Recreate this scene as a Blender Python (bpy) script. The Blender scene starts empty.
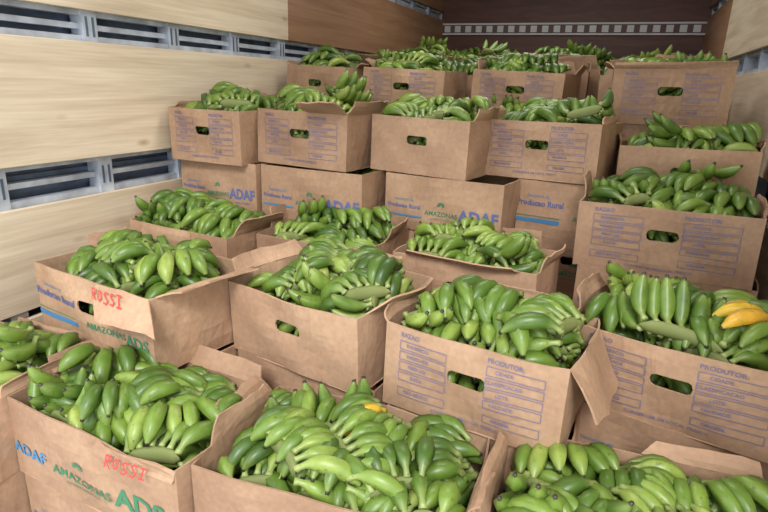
import bpy, bmesh, math, random
from mathutils import Vector, Matrix, Euler, noise
rnd=random.Random(7)
Z0=1.25
scene=bpy.context.scene
COL=scene.collection
scene.view_settings.view_transform='Standard'

# ---------------------------------------------------------------- materials
def new_mat(name):
    m=bpy.data.materials.new(name); m.use_nodes=True
    nt=m.node_tree; nt.nodes.clear()
    o=nt.nodes.new('ShaderNodeOutputMaterial'); b=nt.nodes.new('ShaderNodeBsdfPrincipled')
    nt.links.new(b.outputs[0],o.inputs[0])
    return m,nt,b
def N(nt,t,**kw):
    n=nt.nodes.new(t)
    for k,v in kw.items():
        if k.startswith('i_'):
            n.inputs[k[2:].replace('_',' ')].default_value=v
        else: setattr(n,k,v)
    return n
def ramp(nt,stops):
    r=nt.nodes.new('ShaderNodeValToRGB'); e=r.color_ramp.elements
    while len(e)<len(stops): e.new(0.5)
    for i,(p_,c) in enumerate(stops):
        e[i].position=p_; e[i].color=(c[0],c[1],c[2],1)
    return r
def mixc(nt,a,b,fac,mode='MIX'):
    m=nt.nodes.new('ShaderNodeMix'); m.data_type='RGBA'; m.blend_type=mode
    for s,v in ((0,fac),(6,a),(7,b)):
        if hasattr(v,'is_linked') : nt.links.new(v,m.inputs[s])
        elif isinstance(v,(tuple,list)): m.inputs[s].default_value=(*v[:3],1)
        else: m.inputs[s].default_value=v
    return m.outputs[2]

def cardboard(name,c1,c2):
    m,nt,b=new_mat(name)
    tc=N(nt,'ShaderNodeTexCoord'); oi=N(nt,'ShaderNodeObjectInfo')
    of=N(nt,'ShaderNodeVectorMath',operation='ADD'); sc=N(nt,'ShaderNodeVectorMath',operation='SCALE'); sc.inputs[0].default_value=(7,11,5)
    nt.links.new(oi.outputs['Random'],sc.inputs['Scale']); nt.links.new(tc.outputs['Object'],of.inputs[0]); nt.links.new(sc.outputs[0],of.inputs[1])
    n1=N(nt,'ShaderNodeTexNoise',i_Scale=6.0,i_Detail=5.0); nt.links.new(of.outputs[0],n1.inputs['Vector'])
    r=ramp(nt,[(.3,c1),(.7,c2)]); nt.links.new(n1.outputs['Fac'],r.inputs[0])
    r2=ramp(nt,[(0,(.80,.77,.74)),(1,(1.06,1.05,1.03))]); nt.links.new(oi.outputs['Random'],r2.inputs[0])
    c=mixc(nt,r.outputs[0],r2.outputs[0],1.0,'MULTIPLY')
    n2=N(nt,'ShaderNodeTexNoise',i_Scale=70.0,i_Detail=4.0); nt.links.new(of.outputs[0],n2.inputs['Vector'])
    r3=ramp(nt,[(.3,(.88,.88,.88)),(.7,(1.06,1.06,1.06))]); nt.links.new(n2.outputs['Fac'],r3.inputs[0])
    c=mixc(nt,c,r3.outputs[0],1.0,'MULTIPLY')
    n4=N(nt,'ShaderNodeTexNoise',i_Scale=3.2,i_Detail=6.0,i_Roughness=.65); nt.links.new(of.outputs[0],n4.inputs['Vector'])
    r4=ramp(nt,[(.58,(0,0,0)),(.68,(.4,.4,.4))]); nt.links.new(n4.outputs['Fac'],r4.inputs[0])
    c=mixc(nt,c,(.25,.14,.08),r4.outputs[0])
    nt.links.new(c,b.inputs['Base Color'])
    b.inputs['Roughness'].default_value=.75
    mp=N(nt,'ShaderNodeMapping'); mp.inputs['Scale'].default_value=(1.4,1.4,.5); nt.links.new(of.outputs[0],mp.inputs['Vector'])
    n5=N(nt,'ShaderNodeTexNoise',i_Scale=9.0,i_Detail=3.0,i_Distortion=.8); nt.links.new(mp.outputs[0],n5.inputs['Vector'])
    bp=N(nt,'ShaderNodeBump',i_Strength=.5,i_Distance=.012); nt.links.new(n5.outputs['Fac'],bp.inputs['Height']); nt.links.new(bp.outputs[0],b.inputs['Normal'])
    return m
M_CARD=cardboard('cardboard_kraft',(.37,.225,.14),(.495,.32,.205))

def ink(name,col):
    m,nt,b=new_mat(name); b.inputs['Base Color'].default_value=(*col,1); b.inputs['Roughness'].default_value=.7
    return m
M_BLUE=ink('ink_blue',(.10,.13,.30)); M_GREEN=ink('ink_green',(.05,.20,.10)); M_RED=ink('ink_red',(.55,.05,.04)); M_SKY=ink('ink_lightblue',(.06,.22,.42))
M_INK2=ink('ink_faint_blue',(.16,.145,.25))

def banana_mat(name,yellow=False):
    m,nt,b=new_mat(name)
    at=N(nt,'ShaderNodeAttribute',attribute_name='t'); oi=N(nt,'ShaderNodeObjectInfo'); tc=N(nt,'ShaderNodeTexCoord')
    rd=N(nt,'ShaderNodeAttribute',attribute_name='rnd')
    if yellow: r=ramp(nt,[(0,(.50,.42,.04)),(.5,(.65,.42,.03)),(1,(.62,.28,.03))])
    else: r=ramp(nt,[(0,(.028,.068,.010)),(.35,(.075,.145,.018)),(.7,(.155,.245,.034)),(1,(.30,.375,.08))])
    ad=N(nt,'ShaderNodeMath',operation='MULTIPLY_ADD'); ad.inputs[1].default_value=.45
    nt.links.new(rd.outputs['Fac'],ad.inputs[0])
    hm=N(nt,'ShaderNodeMath',operation='MULTIPLY'); hm.inputs[1].default_value=.55; nt.links.new(oi.outputs['Random'],hm.inputs[0]); nt.links.new(hm.outputs[0],ad.inputs[2])
    nt.links.new(ad.outputs[0],r.inputs[0])
    n1=N(nt,'ShaderNodeTexNoise',i_Scale=35.0,i_Detail=4.0); nt.links.new(tc.outputs['Object'],n1.inputs['Vector'])
    r3=ramp(nt,[(.3,(.78,.83,.78)),(.7,(1.18,1.12,1.18))]); nt.links.new(n1.outputs['Fac'],r3.inputs[0])
    c=mixc(nt,r.outputs[0],r3.outputs[0],1.0,'MULTIPLY')
    rt=ramp(nt,[(0,(1,1,1)),(.10,(.6,.6,.6)),(.27,(0,0,0)),(1,(0,0,0))]); nt.links.new(at.outputs['Fac'],rt.inputs[0])
    c=mixc(nt,c,(.28,.34,.11) if not yellow else (.4,.35,.06),rt.outputs[0])
    rp=ramp(nt,[(0,(0,0,0)),(.72,(0,0,0)),(.93,(.40,.40,.40)),(1,(.4,.4,.4))]); nt.links.new(at.outputs['Fac'],rp.inputs[0])
    c=mixc(nt,c,(.25,.33,.08) if not yellow else (.5,.4,.05),rp.outputs[0])
    rk=ramp(nt,[(0,(0,0,0)),(.945,(0,0,0)),(.965,(1,1,1)),(1,(1,1,1))]); nt.links.new(at.outputs['Fac'],rk.inputs[0])
    c=mixc(nt,c,(.03,.025,.015),rk.outputs[0])
    n2=N(nt,'ShaderNodeTexNoise',i_Scale=80.0,i_Detail=2.0); nt.links.new(tc.outputs['Object'],n2.inputs['Vector'])
    r4=ramp(nt,[(.64,(0,0,0)),(.71,(.6,.6,.6))]); nt.links.new(n2.outputs['Fac'],r4.inputs[0])
    c=mixc(nt,c,(.07,.065,.02),r4.outputs[0])
    nt.links.new(c,b.inputs['Base Color']); b.inputs['Roughness'].default_value=.38
    b.inputs['Specular IOR Level'].default_value=.5
    return m
M_BAN=banana_mat('banana_green'); M_YEL=banana_mat('banana_yellow',True)
M_CROWN,ntc,bc=new_mat('banana_crown'); bc.inputs['Base Color'].default_value=(.17,.20,.06,1); bc.inputs['Roughness'].default_value=.7

def plywood(name,cols,scale=1.0):
    m,nt,b=new_mat(name)
    tc=N(nt,'ShaderNodeTexCoord'); mp=N(nt,'ShaderNodeMapping'); mp.inputs['Scale'].default_value=(1,.35*scale,5.0*scale)
    nt.links.new(tc.outputs['Object'],mp.inputs['Vector'])
    n1=N(nt,'ShaderNodeTexNoise',i_Scale=2.2,i_Detail=6.0,i_Distortion=1.2); nt.links.new(mp.outputs[0],n1.inputs['Vector'])
    r=ramp(nt,[(.25,cols[0]),(.5,cols[1]),(.75,cols[2])]); nt.links.new(n1.outputs['Fac'],r.inputs[0])
    mp2=N(nt,'ShaderNodeMapping'); mp2.inputs['Scale'].default_value=(1,1.5,40); nt.links.new(tc.outputs['Object'],mp2.inputs['Vector'])
    n2=N(nt,'ShaderNodeTexNoise',i_Scale=3.0,i_Detail=4.0); nt.links.new(mp2.outputs[0],n2.inputs['Vector'])
    r2=ramp(nt,[(.3,(.90,.89,.87)),(.7,(1.05,1.05,1.05))]); nt.links.new(n2.outputs['Fac'],r2.inputs[0])
    c=mixc(nt,r.outputs[0],r2.outputs[0],1.0,'MULTIPLY')
    mp3=N(nt,'ShaderNodeMapping'); mp3.inputs['Scale'].default_value=(1,2.0,5.0); nt.links.new(tc.outputs['Object'],mp3.inputs['Vector'])
    v=N(nt,'ShaderNodeTexVoronoi',i_Scale=1.3); nt.links.new(mp3.outputs[0],v.inputs['Vector'])
    r3=ramp(nt,[(.0,(.7,.7,.7)),(.05,(.4,.4,.4)),(.12,(0,0,0))]); nt.links.new(v.outputs['Distance'],r3.inputs[0])
    c=mixc(nt,c,(.25,.12,.05),r3.outputs[0])
    nt.links.new(c,b.inputs['Base Color']); b.inputs['Roughness'].default_value=.55
    return m
M_PLY=plywood('plywood_pale',[(.56,.43,.29),(.71,.59,.43),(.82,.71,.54)])
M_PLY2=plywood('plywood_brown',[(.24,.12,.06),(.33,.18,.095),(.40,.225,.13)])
def metal(name,col,rough=.45,met=.7,sc=12):
    m,nt,b=new_mat(name); tc=N(nt,'ShaderNodeTexCoord')
    n1=N(nt,'ShaderNodeTexNoise',i_Scale=float(sc),i_Detail=5.0); nt.links.new(tc.outputs['Object'],n1.inputs['Vector'])
    r=ramp(nt,[(.3,tuple(x*.65 for x in col)),(.7,tuple(min(1,x*1.15) for x in col))]); nt.links.new(n1.outputs['Fac'],r.inputs[0]); nt.links.new(r.outputs[0],b.inputs['Base Color'])
    b.inputs['Metallic'].default_value=met; b.inputs['Roughness'].default_value=rough
    return m
M_STEEL=metal('galvanised_steel',(.55,.60,.68),.5,.3); M_DARK=metal('dark_steel_sheet',(.12,.16,.23),.5,.4); M_FLOOR=metal('floor_steel',(.12,.11,.10),.7,.2)
M_BACK=plywood('painted_back_board',[(.085,.034,.025),(.125,.052,.038),(.16,.068,.048)])
M_WHITE=ink('white_paint',(.75,.75,.76)); M_RAILB=ink('rail_backing',(.16,.10,.09))

# ---------------------------------------------------------------- helpers
def mesh_obj(name,verts,faces,mats,parent=None,smooth=False,fm=None):
    me=bpy.data.meshes.new(name); me.from_pydata(verts,[],faces); 
    for m in mats: me.materials.append(m)
    if fm: me.polygons.foreach_set('material_index',fm)
    if smooth: me.polygons.foreach_set('use_smooth',[True]*len(faces))
    me.update()
    o=bpy.data.objects.new(name,me); COL.objects.link(o)
    if parent: o.parent=parent
    return o
class MB:
    def __init__(s): s.v=[];s.f=[];s.m=[]
    def box(s,a,b,mi=0):
        n=len(s.v); x0,y0,z0=a;x1,y1,z1=b
        s.v+=[(x0,y0,z0),(x1,y0,z0),(x1,y1,z0),(x0,y1,z0),(x0,y0,z1),(x1,y0,z1),(x1,y1,z1),(x0,y1,z1)]
        for q in ((0,3,2,1),(4,5,6,7),(0,1,5,4),(1,2,6,5),(2,3,7,6),(3,0,4,7)): s.f.append(tuple(n+i for i in q)); s.m.append(mi)
    def obj(s,name,mats,parent=None): return mesh_obj(name,s.v,s.f,mats,parent,fm=s.m)

# ---------------------------------------------------------------- bananas
PROF=[(0,.46),(.06,.36),(.13,.36),(.19,.52),(.26,.78),(.36,.97),(.5,1.06),(.63,1.03),(.74,.90),(.83,.68),(.90,.44),(.95,.27),(1.0,.22)]
def add_finger(V,Fc,T,Rn,base,yaw,pitch,curve,length,rad,r_):
    ns=10; start=len(V); rv=r_.random()
    d=Vector((math.sin(yaw),math.cos(yaw),0)); side=Vector((math.cos(yaw),-math.sin(yaw),0)); up=Vector((0,0,1))
    pos=Vector(base); prev=0; roll=r_.uniform(-.6,.6); lat=r_.uniform(-.3,.3)
    for (s,rr) in PROF:
        a=pitch-curve*(s**1.0)
        step=(s-prev)*length; prev=s
        dirv=d*math.cos(a)+up*math.sin(a); nrm=-d*math.sin(a)+up*math.cos(a)
        pos=pos+dirv*step+side*(lat*s*step)
        for k in range(ns):
            th=2*math.pi*k/ns+roll
            q=1+.10*math.cos(5*(th-roll))
            V.append(tuple(pos+(side*math.cos(th)+nrm*math.sin(th))*rad*rr*q)); T.append(s); Rn.append(rv)
    nr=len(PROF)
    for i in range(nr-1):
        for k in range(ns):
            k2=(k+1)%ns
            Fc.append((start+i*ns+k,start+i*ns+k2,start+(i+1)*ns+k2,start+(i+1)*ns+k))
    Fc.append(tuple(start+(nr-1)*ns+k for k in range(ns)))
    Fc.append(tuple(start+k for k in reversed(range(ns))))
def make_hand(name,seed,n,yellow=()):
    r_=random.Random(seed); V=[];Fc=[];T=[];Rn=[];FM=[]
    spread=r_.uniform(.65,1.2); bw=.0205*n; cv=r_.uniform(0,.5)
    for row in range(2):
        nn=n if row==0 else n-1
        for i in range(nn):
            u=(i/(nn-1)-.5)*2
            base=(u*bw*.5,-.018*u*u,-.026*row+.008*(1-u*u))
            f0=len(Fc)
            add_finger(V,Fc,T,Rn,base,u*spread*.5+r_.uniform(-.10,.10),(.70 if row==0 else .10)+r_.uniform(-.14,.14),
                       (r_.uniform(1.25,1.65) if row==0 else r_.uniform(.8,1.2))+cv,(.144 if row==0 else .130)*r_.uniform(.86,1.08),r_.uniform(.0172,.0203),r_)
            mi=2 if (row==0 and i in yellow) else 0
            FM+= [mi]*(len(Fc)-f0)
    n0=len(V); seg=8; ring=8
    for i in range(seg+1):
        u=(i/seg-.5)*2
        rr=.012*math.sqrt(max(.02,1-abs(u)**4))
        for k in range(ring):
            th=2*math.pi*k/ring
            V.append((u*bw*.54,-.003-.018*u*u+math.cos(th)*rr*.8,-.010+math.sin(th)*rr*1.6)); T.append(0); Rn.append(.5)
    for i in range(seg):
        for k in range(ring):
            k2=(k+1)%ring; Fc.append((n0+i*ring+k,n0+i*ring+k2,n0+(i+1)*ring+k2,n0+(i+1)*ring+k)); FM.append(1)
    Fc.append(tuple(n0+k for k in range(ring))); Fc.append(tuple(n0+seg*ring+k for k in reversed(range(ring)))); FM+=[1,1]
    V=[(x,y-.062,z-.01) for (x,y,z) in V]
    me=bpy.data.meshes.new(name); me.from_pydata(V,[],Fc)
    for m in (M_BAN,M_CROWN,M_YEL): me.materials.append(m)
    me.polygons.foreach_set('material_index',FM); me.polygons.foreach_set('use_smooth',[True]*len(Fc))
    a=me.attributes.new('t','FLOAT','POINT'); a.data.foreach_set('value',T)
    a=me.attributes.new('rnd','FLOAT','POINT'); a.data.foreach_set('value',Rn)
    me.update(); return me
HANDS=[make_hand('banana_hand_%d'%i,100+i,n) for i,n in enumerate([6,7,5,6,7,4,6,5,3,6,7,5,8,6])]
HANDY=[make_hand('banana_hand_ripe',200,6,(1,2,3)),make_hand('banana_hand_turning',203,6,(3,))]
PTS={}
for me in HANDS+HANDY: PTS[me.name]=[v.co.copy() for v in me.vertices][::3]

def fill(cx,cy,ztop,rotm,W,D,seed,heap=1.0,detail=True,yellow=(),covered=False):
    """ztop = rim height"""
    r_=random.Random(seed)
    e=bpy.data.objects.new('green_banana_bunches',None); COL.objects.link(e)
    e.location=(cx,cy,ztop); e.rotation_euler=rotm; e.empty_display_size=.1
    mx=W/2-.095; my=D/2-.09
    lx=W/2-.008; ly=D/2-.008
    main=r_.choice([math.pi,math.pi,math.pi*.75,-math.pi*.75,math.pi/2])
    def place(x,y,z,tilt=.25,me=None,base=None):
        me=me or r_.choice(HANDS)
        h=bpy.data.objects.new('banana_hand',me); COL.objects.link(h); h.parent=e
        if base is None: base=r_.uniform(0,2*math.pi) if r_.random()<.6 else main+r_.uniform(-.6,.6)
        flip=math.pi if r_.random()<.05 else 0
        rot=Euler((r_.uniform(-tilt,tilt)+.04,r_.uniform(-tilt,tilt)+flip,base))
        s=r_.uniform(.93,1.10)
        M=rot.to_matrix()*s
        xs=[];ys=[]
        for c in PTS[me.name]:
            q=M@c
            if q.z+z<.010: xs.append(q.x+x); ys.append(q.y+y)
        if xs:
            if max(xs)>lx: x-=max(xs)-lx
            if min(xs)<-lx: x+=-lx-min(xs)
            if max(ys)>ly: y-=max(ys)-ly
            if min(ys)<-ly: y+=-ly-min(ys)
        h.location=(x,y,z); h.rotation_euler=rot; h.scale=(s,s,s)
        return h
    nx=max(2,round(W/.115)); ny=max(2,round(D/.12))
    lev=[-.090,-.028] if detail else [-.070,-.03]
    if covered: lev=[-.10]
    for z in lev:
        for i in range(nx):
            for j in range(ny):
                x=(i/(nx-1)-.5)*2*mx; y=(j/(ny-1)-.5)*2*my
                place(x+r_.uniform(-.03,.03),y+r_.uniform(-.02,.02),z+r_.uniform(-.012,.015),.28)
    if covered: return e
    for i in range(nx-1):
        for j in range(ny-1):
            x=((i+.5)/(nx-1)-.5)*2*mx; y=(((j+.5)/(ny-1))-.5)*2*my
            place(x*1.3+r_.uniform(-.03,.03),y*1.4+r_.uniform(-.025,.025),.008+.026*heap*r_.random(),.28)
    if heap>.5:
        for k in range(4 if detail else 3):
            place(r_.uniform(-.15,.15),r_.uniform(-.08,.08),.036+.028*heap*r_.random(),.26)
    for (x,y,b_,k) in yellow:
        place(x,y,.060,.1,HANDY[k],b_)
    return e

# ---------------------------------------------------------------- boxes
HB=.225
def bulge(u,v,w,amp,lean,ph):
    c=math.cos(math.pi*u/w)
    return amp*c*math.sin(math.pi*min(1,v/HB))+lean*c*(v/HB)**2*(1+.4*math.sin(u*9+ph))+.004*c*math.sin(u*22+v*31+ph*3)
def side_frames(W,D):
    return {'front':(Vector((0,-D/2,0)),Vector((1,0,0)),Vector((0,-1,0)),W),
            'back':(Vector((0,D/2,0)),Vector((-1,0,0)),Vector((0,1,0)),W),
            'right':(Vector((W/2,0,0)),Vector((0,1,0)),Vector((1,0,0)),D),
            'left':(Vector((-W/2,0,0)),Vector((0,-1,0)),Vector((-1,0,0)),D)}
_text={}
def text_mesh(s,size,bold):
    key=(s,size,bold)
    if key in _text: return _text[key]
    cu=bpy.data.curves.new('t','FONT'); cu.body=s; cu.size=size; cu.align_x='CENTER'; cu.align_y='CENTER'; cu.resolution_u=2; cu.offset=bold
    o=bpy.data.objects.new('t',cu); COL.objects.link(o)
    dg=bpy.context.evaluated_depsgraph_get(); dg.update()
    me=o.evaluated_get(dg).to_mesh()
    r=([tuple(v.co) for v in me.vertices],[tuple(p.vertices) for p in me.polygons])
    o.evaluated_get(dg).to_mesh_clear(); bpy.data.objects.remove(o); bpy.data.curves.remove(cu)
    _text[key]=r; return r
STROKES={'R':[[(0,0),(.02,.5),(0,1)],[(0,1),(.45,.95),(.5,.7),(.05,.5)],[(.1,.5),(.6,0)]],
 'O':[[(.3,1),(.05,.75),(.02,.3),(.3,0),(.6,.25),(.6,.75),(.3,1)]],
 'S':[[(.6,.9),(.3,1),(.05,.8),(.3,.52),(.58,.3),(.35,0),(0,.08)]],'I':[[(.3,0),(.33,1)],[(.05,1.0),(.6,1.02)],[(.05,0),(.6,.02)]]}
def hand_text(s,h,t,r_):
    vs=[];fs=[];adv=h*.95; x0=-adv*len(s)/2
    for ch in s:
        dy=r_.uniform(-.08,.08)*h; sc=r_.uniform(.9,1.1)
        for st in STROKES[ch]:
            for (a,b) in zip(st[:-1],st[1:]):
                ax,ay=x0+a[0]*h*sc+a[1]*.12*h,(a[1]-.5)*h*sc+dy; bx,by=x0+b[0]*h*sc+b[1]*.12*h,(b[1]-.5)*h*sc+dy
                L=math.hypot(bx-ax,by-ay) or 1; nx,ny=-(by-ay)/L*t,(bx-ax)/L*t; ex,ey=(bx-ax)/L*t*.6,(by-ay)/L*t*.6
                n=len(vs); vs+=[(ax-ex-nx,ay-ey-ny),(bx+ex-nx,by+ey-ny),(bx+ex+nx,by+ey+ny),(ax-ex+nx,ay-ey+ny)]; fs.append((n,n+1,n+2,n+3))
        x0+=adv
    return vs,fs
def outline(x0,z0,x1,z1,t=.0018):
    out=[]
    n=6
    def strip(xa,za,xb,zb):
        if abs(xb-xa)>abs(zb-za):
            for i in range(n):
                a=xa+(xb-xa)*i/n; b=xa+(xb-xa)*(i+1)/n
                out.append([(a,za-t/2),(b,za-t/2),(b,za+t/2),(a,za+t/2)])
        else: out.append([(xa-t/2,za),(xa+t/2,za),(xa+t/2,zb),(xa-t/2,zb)])
    strip(x0,z0,x1,z0); strip(x0,z1,x1,z1); strip(x0,z0,x0,z1); strip(x1,z0,x1,z1)
    return out
def design(kind):
    L=[]
    if kind=='form':
        L.append(('t','RAZAO',.017,-.17,.205,4,.0003)); L.append(('t','PRODUTOR:',.017,.10,.203,4,.0003))
        for i,(z,a,b) in enumerate(((.178,'ENDERECO:','CIDADE:'),(.150,'VARIEDADE','CLASSIFICACAO'),(.122,'PESO LIQ','LOTE:'),(.094,'DATA:','VALIDADE:'),(.052,'PESO BRUTO','ORIGEM:'))):
            L.append(('t',a,.013,-.145,z,4,.0002)); L.append(('t',b,.013,.10,z,4,.0002))
            L.append(('o',(-.20,z-.011,-.058,z+.011),4)); L.append(('o',(.053,z-.011,.20,z+.011),4))
        L.append(('t','CONSERVAR EM LOCAL FRESCO',.013,0,.025,4,.0001))
    elif kind=='adaf':
        L.append(('t','ADAF',.062,.16,.085,0,.0022)); L.append(('t','AGENCIA DE DEFESA',.010,.16,.048,0,0))
        L.append(('t','AMAZONAS',.026,.005,.080,1,.0004)); L.append(('t','GOVERNO DO ESTADO',.009,.005,.058,1,0))
        L.append(('t','Secretaria de',.016,-.16,.125,3,0)); L.append(('t','Producao Rural',.024,-.16,.098,0,.0005)); L.append(('b',(-.24,.055,-.08,.062),3))
        L.append(('l',(.005,.115),1))
    elif kind=='ads':
        L.append(('t','ADS',.070,.15,.085,1,.002)); L.append(('t','AGENCIA DE DESENV.',.011,.15,.045,0,0))
        L.append(('t','AMAZONAS',.034,-.02,.075,1,.0004)); L.append(('t','GOVERNO DO ESTADO',.010,-.02,.05,1,0)); L.append(('l',(-.02,.12),1))
        L.append(('t','ADAF',.045,-.19,.085,3,.001))
    elif kind=='rural':
        L.append(('t','Secretaria de',.018,-.16,.165,3,0)); L.append(('t','Producao Rural',.032,-.15,.135,0,.0009)); L.append(('b',(-.25,.055,-.06,.072),3)); L.append(('b',(-.25,.08,-.06,.083),1))
        L.append(('t','AMAZONAS',.028,.07,.085,1,.0004)); L.append(('l',(.07,.12),1)); L.append(('t','ADS',.045,.19,.08,1,.001))
    return L
def add_print(parent,side,kind,W,D,amp,lean,ph):
    O,Uv,n,w=side_frames(W,D)[side]
    V=[];Fc=[];FM=[]
    k=w/.5
    def put(vs,fs,mi):
        n0=len(V)
        for (x,z) in vs:
            x*=k; V.append(tuple(O+Uv*x+Vector((0,0,z))+n*(bulge(x,z,w,amp,lean,ph)+.0025)))
        for f in fs: Fc.append(tuple(n0+i for i in f)); FM.append(mi)
    for it in design(kind):
        if it[0]=='t':
            _,s,size,cx,cz,mi,bold=it
            vs,fs=text_mesh(s,size,bold); put([(v[0]+cx,v[1]+cz) for v in vs],fs,mi)
        elif it[0]=='o':
            for q in outline(*it[1]): put(q,[(0,1,2,3)],it[2])
        elif it[0]=='b':
            x0,z0,x1,z1=it[1]
            for i in range(6):
                a=x0+(x1-x0)*i/6; b=x0+(x1-x0)*(i+1)/6; put([(a,z0),(b,z0),(b,z1),(a,z1)],[(0,1,2,3)],it[2])
        elif it[0]=='l':
            cx,cz=it[1]
            for a in range(7):
                th=a*math.pi/6; c,s=math.cos(th),math.sin(th)
                put([(cx+c*.005-s*.0015,cz+s*.005+c*.0015),(cx+c*.005+s*.0015,cz+s*.005-c*.0015),(cx+c*.016+s*.003,cz+s*.016-c*.003),(cx+c*.016-s*.003,cz+s*.016+c*.003)],[(0,1,2,3)],it[2])
    mesh_obj('printing_'+side,V,Fc,[M_BLUE,M_GREEN,M_RED,M_SKY,M_INK2],parent,fm=FM)

def make_box(cx,cy,ztop,yaw_deg=0,W=.49,D=.38,flaps=(),prints=(),holes=('front','back'),lean=None,amp=None,bananas=True,heap=1.0,detail=True,yellow=(),seed=None,scrawl=None,under=0,covered=False):
    seed=seed if seed is not None else rnd.randint(0,10**6); r_=random.Random(seed)
    if lean is None: lean=r_.uniform(.004,.020)
    if amp is None: amp=r_.uniform(.002,.010)
    yaw=math.radians(yaw_deg); ph=r_.uniform(0,6)
    tl=.030 if (bananas and not covered) else 0
    rotm=(r_.uniform(-tl,tl),r_.uniform(-tl,tl),yaw)
    flaps=list(flaps)
    if bananas and not covered:
        used={f_[0] for f_ in flaps}
        for sd in ('left','right','back'):
            if sd not in used and r_.random()<.6:
                a0=r_.uniform(0,.35); flaps.append((sd,r_.uniform(.03,.075),r_.uniform(-10,60),a0,a0+r_.uniform(.4,.62),r_.uniform(0,.3),r_.uniform(-.02,.02)))
    V=[];Fc=[]
    fr=side_frames(W,D)
    def P(side,u,v):
        O,Uv,n,w=fr[side]
        return O+Uv*u+Vector((0,0,v))+n*bulge(u,v,w,amp,lean,ph)
    for side in fr:
        O,Uv,n,w=fr[side]; hole=side in holes
        us=[-w/2+w*i/10 for i in range(11)]; vs=[0,.04,.085,.13,.16,.19,HB]
        if hole:
            hw=.048 if w>.42 else .04
            us=[u for u in us if abs(u)>hw+.008]+[-hw,-hw+.012,0,hw-.012,hw]; us.sort(); vs=[0,.04,.085,.118,.136,.154,.19,HB]
        n0=len(V)
        for j,v in enumerate(vs):
            for i,u in enumerate(us):
                uu,vv=u,v
                if hole and abs(abs(u)-hw)<1e-6 and (abs(v-.118)<1e-6 or abs(v-.154)<1e-6):
                    uu=u*.93; vv=v+(.005 if v<.13 else -.005)
                V.append(tuple(P(side,uu,vv)))
        nu=len(us)
        for j in range(len(vs)-1):
            for i in range(nu-1):
                if hole and us[i]>-hw-1e-6 and us[i+1]<hw+1e-6 and vs[j]>.117 and vs[j+1]<.155: continue
                a=n0+j*nu+i; Fc.append((a,a+1,a+nu+1,a+nu))
    n0=len(V); V+=[(-W/2,-D/2,0),(W/2,-D/2,0),(W/2,D/2,0),(-W/2,D/2,0)]; Fc.append((n0+3,n0+2,n0+1,n0))
    flapinfo=[]
    for fl in flaps:
        (side,length,ang,f0,f1,taper)=fl[:6]; shear=fl[6] if len(fl)>6 else 0
        O,Uv,n,w=fr[side]; a=math.radians(ang)
        dirv=n*math.sin(a)+Vector((0,0,math.cos(a)))
        ns=6; n0=len(V)
        nrm=n*math.cos(a)-Vector((0,0,math.sin(a)))
        edge=[r_.uniform(-.12,.03) for _ in range(ns+1)]
        for j in range(4):
            for i in range(ns+1):
                t=f0+(f1-f0)*i/ns; u=(t-.5)*w
                tt=(t-(f0+f1)/2); u2=u-tt*w*taper*j/3+shear*j/3
                b=P(side,u,HB)
                b=b+Uv*(u2-u)+dirv*(length*(j/3)*(1+edge[i]*(j/3)))+nrm*(.009*math.sin(math.pi*j/3*.8)*math.sin(ph+i*.5))
                V.append(tuple(b))
        for j in range(3):
            for i in range(ns):
                q=n0+j*(ns+1)+i; Fc.append((q,q+1,q+ns+2,q+ns+1))
        flapinfo.append((O,Uv,n,w,dirv,nrm,(f0+f1)/2,length,side,shear))
    o=mesh_obj('banana_carton',V,Fc,[M_CARD])
    bm=bmesh.new(); bm.from_mesh(o.data); bmesh.ops.remove_doubles(bm,verts=bm.verts,dist=.0004); bm.to_mesh(o.data); bm.free()
    md=o.modifiers.new('thick','SOLIDIFY'); md.thickness=.005; md.offset=-1
    o.location=(cx,cy,ztop-HB); o.rotation_euler=rotm
    for (side,kind) in prints: add_print(o,side,kind,W,D,amp,lean,ph)
    if scrawl:
        fi,s,size,uo,vo,tilt=scrawl
        O,Uv,n,w,dirv,nrm,fm_,length,side,shear=flapinfo[fi]
        vs,fs=hand_text(s,size,.0022,r_)
        pts=[]
        for v in vs:
            x=v[0]*math.cos(tilt)-v[1]*math.sin(tilt)+(fm_-.5)*w+uo; y=v[0]*math.sin(tilt)+v[1]*math.cos(tilt)+vo
            b=P(side,x,HB)+dirv*(-y)+Uv*(shear*(-y)/length)-nrm*.015
            pts.append(tuple(b))
        mesh_obj('handwriting',pts,fs,[M_RED],o)
    if bananas: fill(cx,cy,ztop,rotm,W,D,seed+1,heap,detail,yellow,covered)
    for k in range(under):
        make_box(cx+r_.uniform(-.01,.01),cy+r_.uniform(0,.02),ztop-HB*(k+1),yaw_deg*.5,W=W,D=D,seed=seed+50+k,bananas=False,prints=(('front','adaf'),) if k==0 else ())
    return o

def C(x,y,yaw,W=.49,D=.38):
    a=math.radians(yaw); c,s=math.cos(a),math.sin(a)
    return x+c*W/2-s*D/2, y+s*W/2+c*D/2
def B(x,y,z,yaw=0,**kw):
    W=kw.get('W',.49); D=kw.get('D',.38)
    cx,cy=C(x,y,yaw,W,D); make_box(cx,cy,z+Z0,yaw,**kw)
T0,Ta,Tb,Tc,Td=-.80,-.575,-.35,-.125,.10
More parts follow.
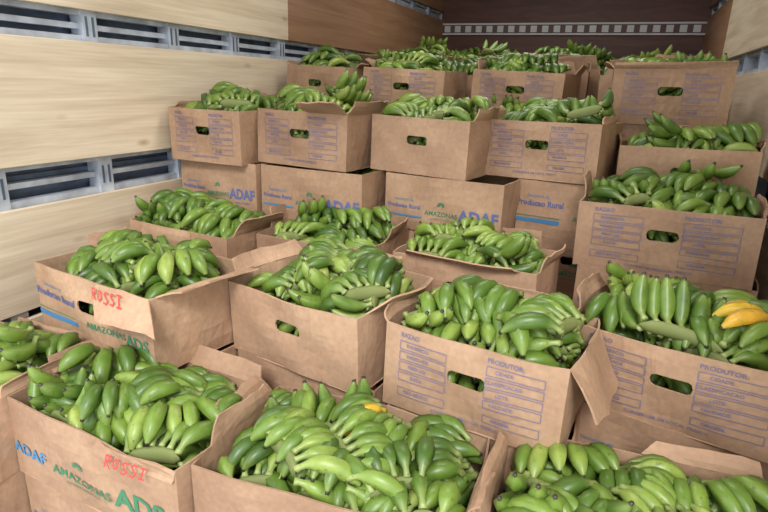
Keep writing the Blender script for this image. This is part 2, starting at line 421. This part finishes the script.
# tier 0 (nearest, lowest)
B(-1.36,.80,T0,-4,W=.59,D=.36,prints=(('front','ads'),),holes=(),flaps=(('front',.035,165,.60,1,.05),('back',.06,40,.1,.9,.1)),seed=11,under=1,scrawl=(0,'ROSSI',.026,0,-.022,0),heap=.6)
B(-.755,.79,T0,3,W=.59,seed=12,holes=('front',),under=1,yellow=((.03,.02,2.6,1),),heap=.6)
B(-.13,.86,T0,2,W=.56,seed=13,under=1,flaps=(('left',.05,30,.2,1,.1),('right',.05,30,.2,.8,.1)),heap=.45)
B(-1.835,.72,T0,0,W=.47,seed=14,prints=(('front','rural'),),under=1,flaps=(('back',.03,10,.2,.8,.1),('left',.03,0,.2,.8,.1),('right',.03,0,.2,.8,.1)))
# tier a
B(-1.67,1.14,Ta,-10,W=.59,prints=(('front','rural'),),flaps=(('front',.095,142,.60,1.0,.0,.09),('right',.085,75,.05,.9,.15),('back',.06,10,.5,1.,.1),('left',.05,20,.1,.5,.1)),seed=21,scrawl=(0,'ROSSI',.028,-.05,-.028,0),under=2)
B(-1.03,1.30,Ta,-12,W=.49,seed=22,flaps=(('right',.07,50,.1,.8,.3),('left',.06,35,.1,.9,.1)),under=2)
B(-.48,1.195,Ta,-7,W=.45,D=.36,seed=23,flaps=(('right',.15,152,.0,.8,.1),('left',.03,20,.4,1,.1)),prints=(('front','form'),),under=2)
B(-.05,1.46,Ta,-13,W=.51,seed=24,prints=(('front','form'),),yellow=((.10,-.04,1.9,0),),under=2,flaps=(('left',.05,25,.1,.7,.1),('right',.03,5,.1,.8,.1)))
B(-1.82,1.66,Ta,-2,W=.50,seed=25,flaps=(('left',.08,5,.1,.7,.1),('right',.07,30,.1,.9,.2)))
B(-1.27,1.78,Ta,-3,seed=26,flaps=(('left',.08,10,.1,.7,.1),('right',.06,20,.3,.9,.1)))
B(-.70,1.80,Ta,-6,W=.52,D=.34,seed=27,flaps=(('front',.04,60,.1,.9,.1),('right',.05,20,.1,.9,.1)))
# tier b
B(-.10,1.99,Tb,-6,W=.535,seed=31,prints=(('front','form'),),flaps=(('left',.07,15,.1,.7,.1),('right',.03,5,.1,.8,.1)),under=3)
B(-1.85,2.02,Tb,-2,W=.42,seed=32,prints=(('front','adaf'),),holes=(),under=3,covered=True)
B(-1.42,2.03,Tb,-2,seed=33,prints=(('front','adaf'),),holes=(),under=3,covered=True)
B(-.88,2.14,Tb,-5,W=.50,seed=34,prints=(('front','adaf'),),holes=(),under=3,covered=True)
B(-.36,2.30,Tb,-3,seed=35,prints=(('front','rural'),),holes=(),under=3,W=.46,covered=True)
# tier c
B(-1.85,1.97,Tc,-1,W=.38,seed=41,flaps=(('left',.02,10,.1,.9,.2),),prints=(('front','form'),))
B(-1.455,2.06,Tc,-3,W=.44,seed=42,flaps=(('front',.12,68,.60,1,.1),('right',.06,20,0,.9,.1)),prints=(('front','form'),))
B(-.97,2.18,Tc,-8,W=.435,seed=43,flaps=(('right',.05,10,.1,.8,.1),))
B(-.535,2.33,Tc,-10,seed=44,prints=(('front','form'),),W=.47,flaps=(('left',.05,15,.3,1,.1),))
B(.0,2.34,Tc-.065,-4,W=.46,D=.32,seed=45,under=4,flaps=(('right',.03,10,.3,1,.1),))
# tier d
B(-.07,2.69,Td,0,W=.45,seed=51,prints=(('front','form'),),flaps=(('front',.03,20,0,1,0),('right',.03,10,.3,1,.1)),under=5,heap=.3,detail=False)
B(-1.79,2.83,Td-.02,0,W=.36,seed=52,detail=False,flaps=(('left',.02,10,.3,1,.1),))
B(-1.36,2.92,Td-.02,-3,seed=53,detail=False,prints=(('front','form'),),W=.47)
B(-.77,3.0,Td-.02,-7,seed=54,detail=False,prints=(('front','form'),),W=.47)
for i,x in enumerate((-1.78,-1.24,-.68)):
    B(x,2.46+.14*i,Tc-.01,-3,W=.48,seed=61+i,detail=False,under=2,heap=.4,flaps=(('left',.02,10,.3,1,.1),('right',.03,10,.3,1,.1)))
for r,(y,z) in enumerate([(3.42,.11),(3.85,.15),(4.28,.21),(4.71,.22),(5.14,.23),(5.56,.24)]):
    for c in range(4):
        B(-1.78+c*.54+rnd.uniform(-.02,.02)+.05*(r%2),y+rnd.uniform(-.03,.03),z+rnd.uniform(-.05,.02),rnd.uniform(-8,6),detail=False,seed=100+r*10+c,heap=rnd.uniform(.6,1.3),
          flaps=(('left',.03,0,.1,.8,.1),(rnd.choice(['front','right']),.08,rnd.choice([20,40,110,140]),.05,.95,.1),) if rnd.random()<.8 else (('left',.03,0,.1,.8,.1),),under=2)

# ---------------------------------------------------------------- truck shell
def zz(z): return z+Z0
XL,XR,YB,YF=-1.89,.54,6.04,.62
GAPS=((-.46,-.315),(.112,.222),(.64,.72))
mb=MB(); mb.box((XL-.12,YF,0),(XL-.10,YB,zz(1.15)),0)
z=0.02
while z<zz(1.1):
    mb.box((XL-.10,YF,z),(XL-.085,YB,z+.018),0); z+=.045
wl=mb.obj('wall_left',[M_DARK])
boards=[(-1.25,-.86),(-.83,GAPS[0][0]),(GAPS[0][1],GAPS[1][0]),(GAPS[1][1],.64),(.72,1.13)]
def wall_boards(x0,x1,parent,segs):
    for (a,b) in boards:
        for i,(ya,yb,mt) in enumerate(segs):
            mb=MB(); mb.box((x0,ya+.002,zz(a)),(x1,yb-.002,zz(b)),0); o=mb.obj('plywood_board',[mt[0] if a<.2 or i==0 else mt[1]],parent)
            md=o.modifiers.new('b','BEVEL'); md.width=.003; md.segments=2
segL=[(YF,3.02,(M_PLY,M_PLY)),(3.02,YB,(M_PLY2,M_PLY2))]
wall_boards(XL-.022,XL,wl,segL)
def posts(x0,x1,parent,face):
    mb=MB(); y=.75
    while y<YB:
        mb.box((x0,y,0),(x1,y+.065,zz(1.13)),0)
        for (a,b) in GAPS:
            zc=(a+b)/2
            mb.box((face-.003,y+.014,zz(zc-.035)),(face+.003,y+.022,zz(zc+.035)),1)
            mb.box((face-.003,y+.043,zz(zc-.035)),(face+.003,y+.051,zz(zc+.035)),1)
        y+=.44
    mb.obj('steel_posts',[M_STEEL,M_DARK],parent)
posts(XL-.085,XL-.024,wl,XL-.024)
mb=MB()
for (a,b) in GAPS:
    mb.box((XL-.07,YF,zz(b-.018)),(XL-.03,YB,zz(b+.01)),0); mb.box((XL-.07,YF,zz(a-.01)),(XL-.03,YB,zz(a+.022)),0)
    mb.box((XL-.08,YF,zz((a+b)/2-.010)),(XL-.045,YB,zz((a+b)/2+.010)),0)
mb.obj('steel_rails',[M_STEEL],wl)
mb=MB(); mb.box((XR+.10,YF,0),(XR+.12,YB,zz(1.15)),0)
wr=mb.obj('wall_right',[M_DARK])
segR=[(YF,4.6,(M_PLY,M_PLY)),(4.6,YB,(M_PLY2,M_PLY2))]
wall_boards(XR,XR+.022,wr,segR); posts(XR+.024,XR+.085,wr,XR+.024)
mb=MB()
for (a,b) in GAPS:
    mb.box((XR+.03,YF,zz(b-.018)),(XR+.07,YB,zz(b+.01)),0); mb.box((XR+.03,YF,zz(a-.01)),(XR+.07,YB,zz(a+.022)),0)
mb.obj('steel_rails',[M_STEEL],wr)
mb=MB(); mb.box((XL-.12,YB,0),(XR+.12,YB+.03,zz(1.15)),0)
wb=mb.obj('wall_back',[M_BACK])
mb=MB(); mb.box((XL,YB-.02,zz(.51)),(XR,YB-.001,zz(.61)),1)
mb.box((XL,YB-.035,zz(.60)),(XR,YB-.001,zz(.615)),0); mb.box((XL,YB-.035,zz(.505)),(XR,YB-.001,zz(.52)),0)
x=XL+.02
while x<XR-.05:
    mb.box((x,YB-.03,zz(.53)),(x+.06,YB-.019,zz(.59)),0); x+=.11
mb.obj('slatted_rail',[M_WHITE,M_RAILB],wb)
mb=MB(); mb.box((XL-.12,-.2,-.06),(XR+.12,YB+.03,0),0); mb.obj('floor',[M_FLOOR])
mb=MB(); mb.box((XL-.12,YF,zz(1.15)),(XR+.12,YB+.03,zz(1.18)),0); mb.obj('ceiling',[M_BACK])

# ---------------------------------------------------------------- light
def add_fill_light(y,e,sx=1.2,sy=.5):  # added area light with an invented, unseen fixture, to brighten the rear load
    mb=MB(); mb.box((-.7-sx/2-.03,y-sy/2-.03,zz(1.11)),(-.7+sx/2+.03,y+sy/2+.03,zz(1.15)),0); o=mb.obj('fill_light_fixture',[M_WHITE])
    l=bpy.data.lights.new('fill_light','AREA'); l.shape='RECTANGLE'; l.size=sx; l.size_y=sy; l.energy=e; l.color=(1,.97,.93)
    lo=bpy.data.objects.new('fill_light',l); COL.objects.link(lo); lo.location=(-.7,y,zz(1.10)); lo.parent=o
add_fill_light(2.3,18); add_fill_light(4.3,14)
sl=bpy.data.lights.new('sun','SUN'); sl.energy=2.7; sl.angle=math.radians(15); sl.color=(1,.99,.97)
so=bpy.data.objects.new('sun',sl); COL.objects.link(so); so.rotation_euler=Vector((-.35,1,-.95)).to_track_quat('-Z','Y').to_euler(); so.location=(1,-2,4)
w=bpy.data.worlds.new('sky'); scene.world=w; w.use_nodes=True
bg=w.node_tree.nodes['Background']; bg.inputs[0].default_value=(.95,.98,1,1); bg.inputs[1].default_value=2.2
# ---------------------------------------------------------------- camera
cd=bpy.data.cameras.new('camera'); cam=bpy.data.objects.new('camera',cd); COL.objects.link(cam)
cd.lens=26.25; cd.sensor_width=36; cd.clip_start=.02
roll=math.radians(2); X=246*math.cos(roll)-164*math.sin(roll); Y=246*math.sin(roll)+164*math.cos(roll)
p=math.atan(Y/560); ps=math.atan(X/math.hypot(560,Y))
Fv=Vector((-math.sin(ps)*math.cos(p),math.cos(ps)*math.cos(p),-math.sin(p))); Rv=Vector((math.cos(ps),math.sin(ps),0)); Uv=Rv.cross(Fv)
ax=Rv*math.cos(roll)+Uv*math.sin(roll); ay=-Rv*math.sin(roll)+Uv*math.cos(roll); az=-Fv
cam.matrix_world=Matrix(((ax.x,ay.x,az.x,0),(ax.y,ay.y,az.y,0),(ax.z,ay.z,az.z,Z0),(0,0,0,1)))
scene.camera=cam
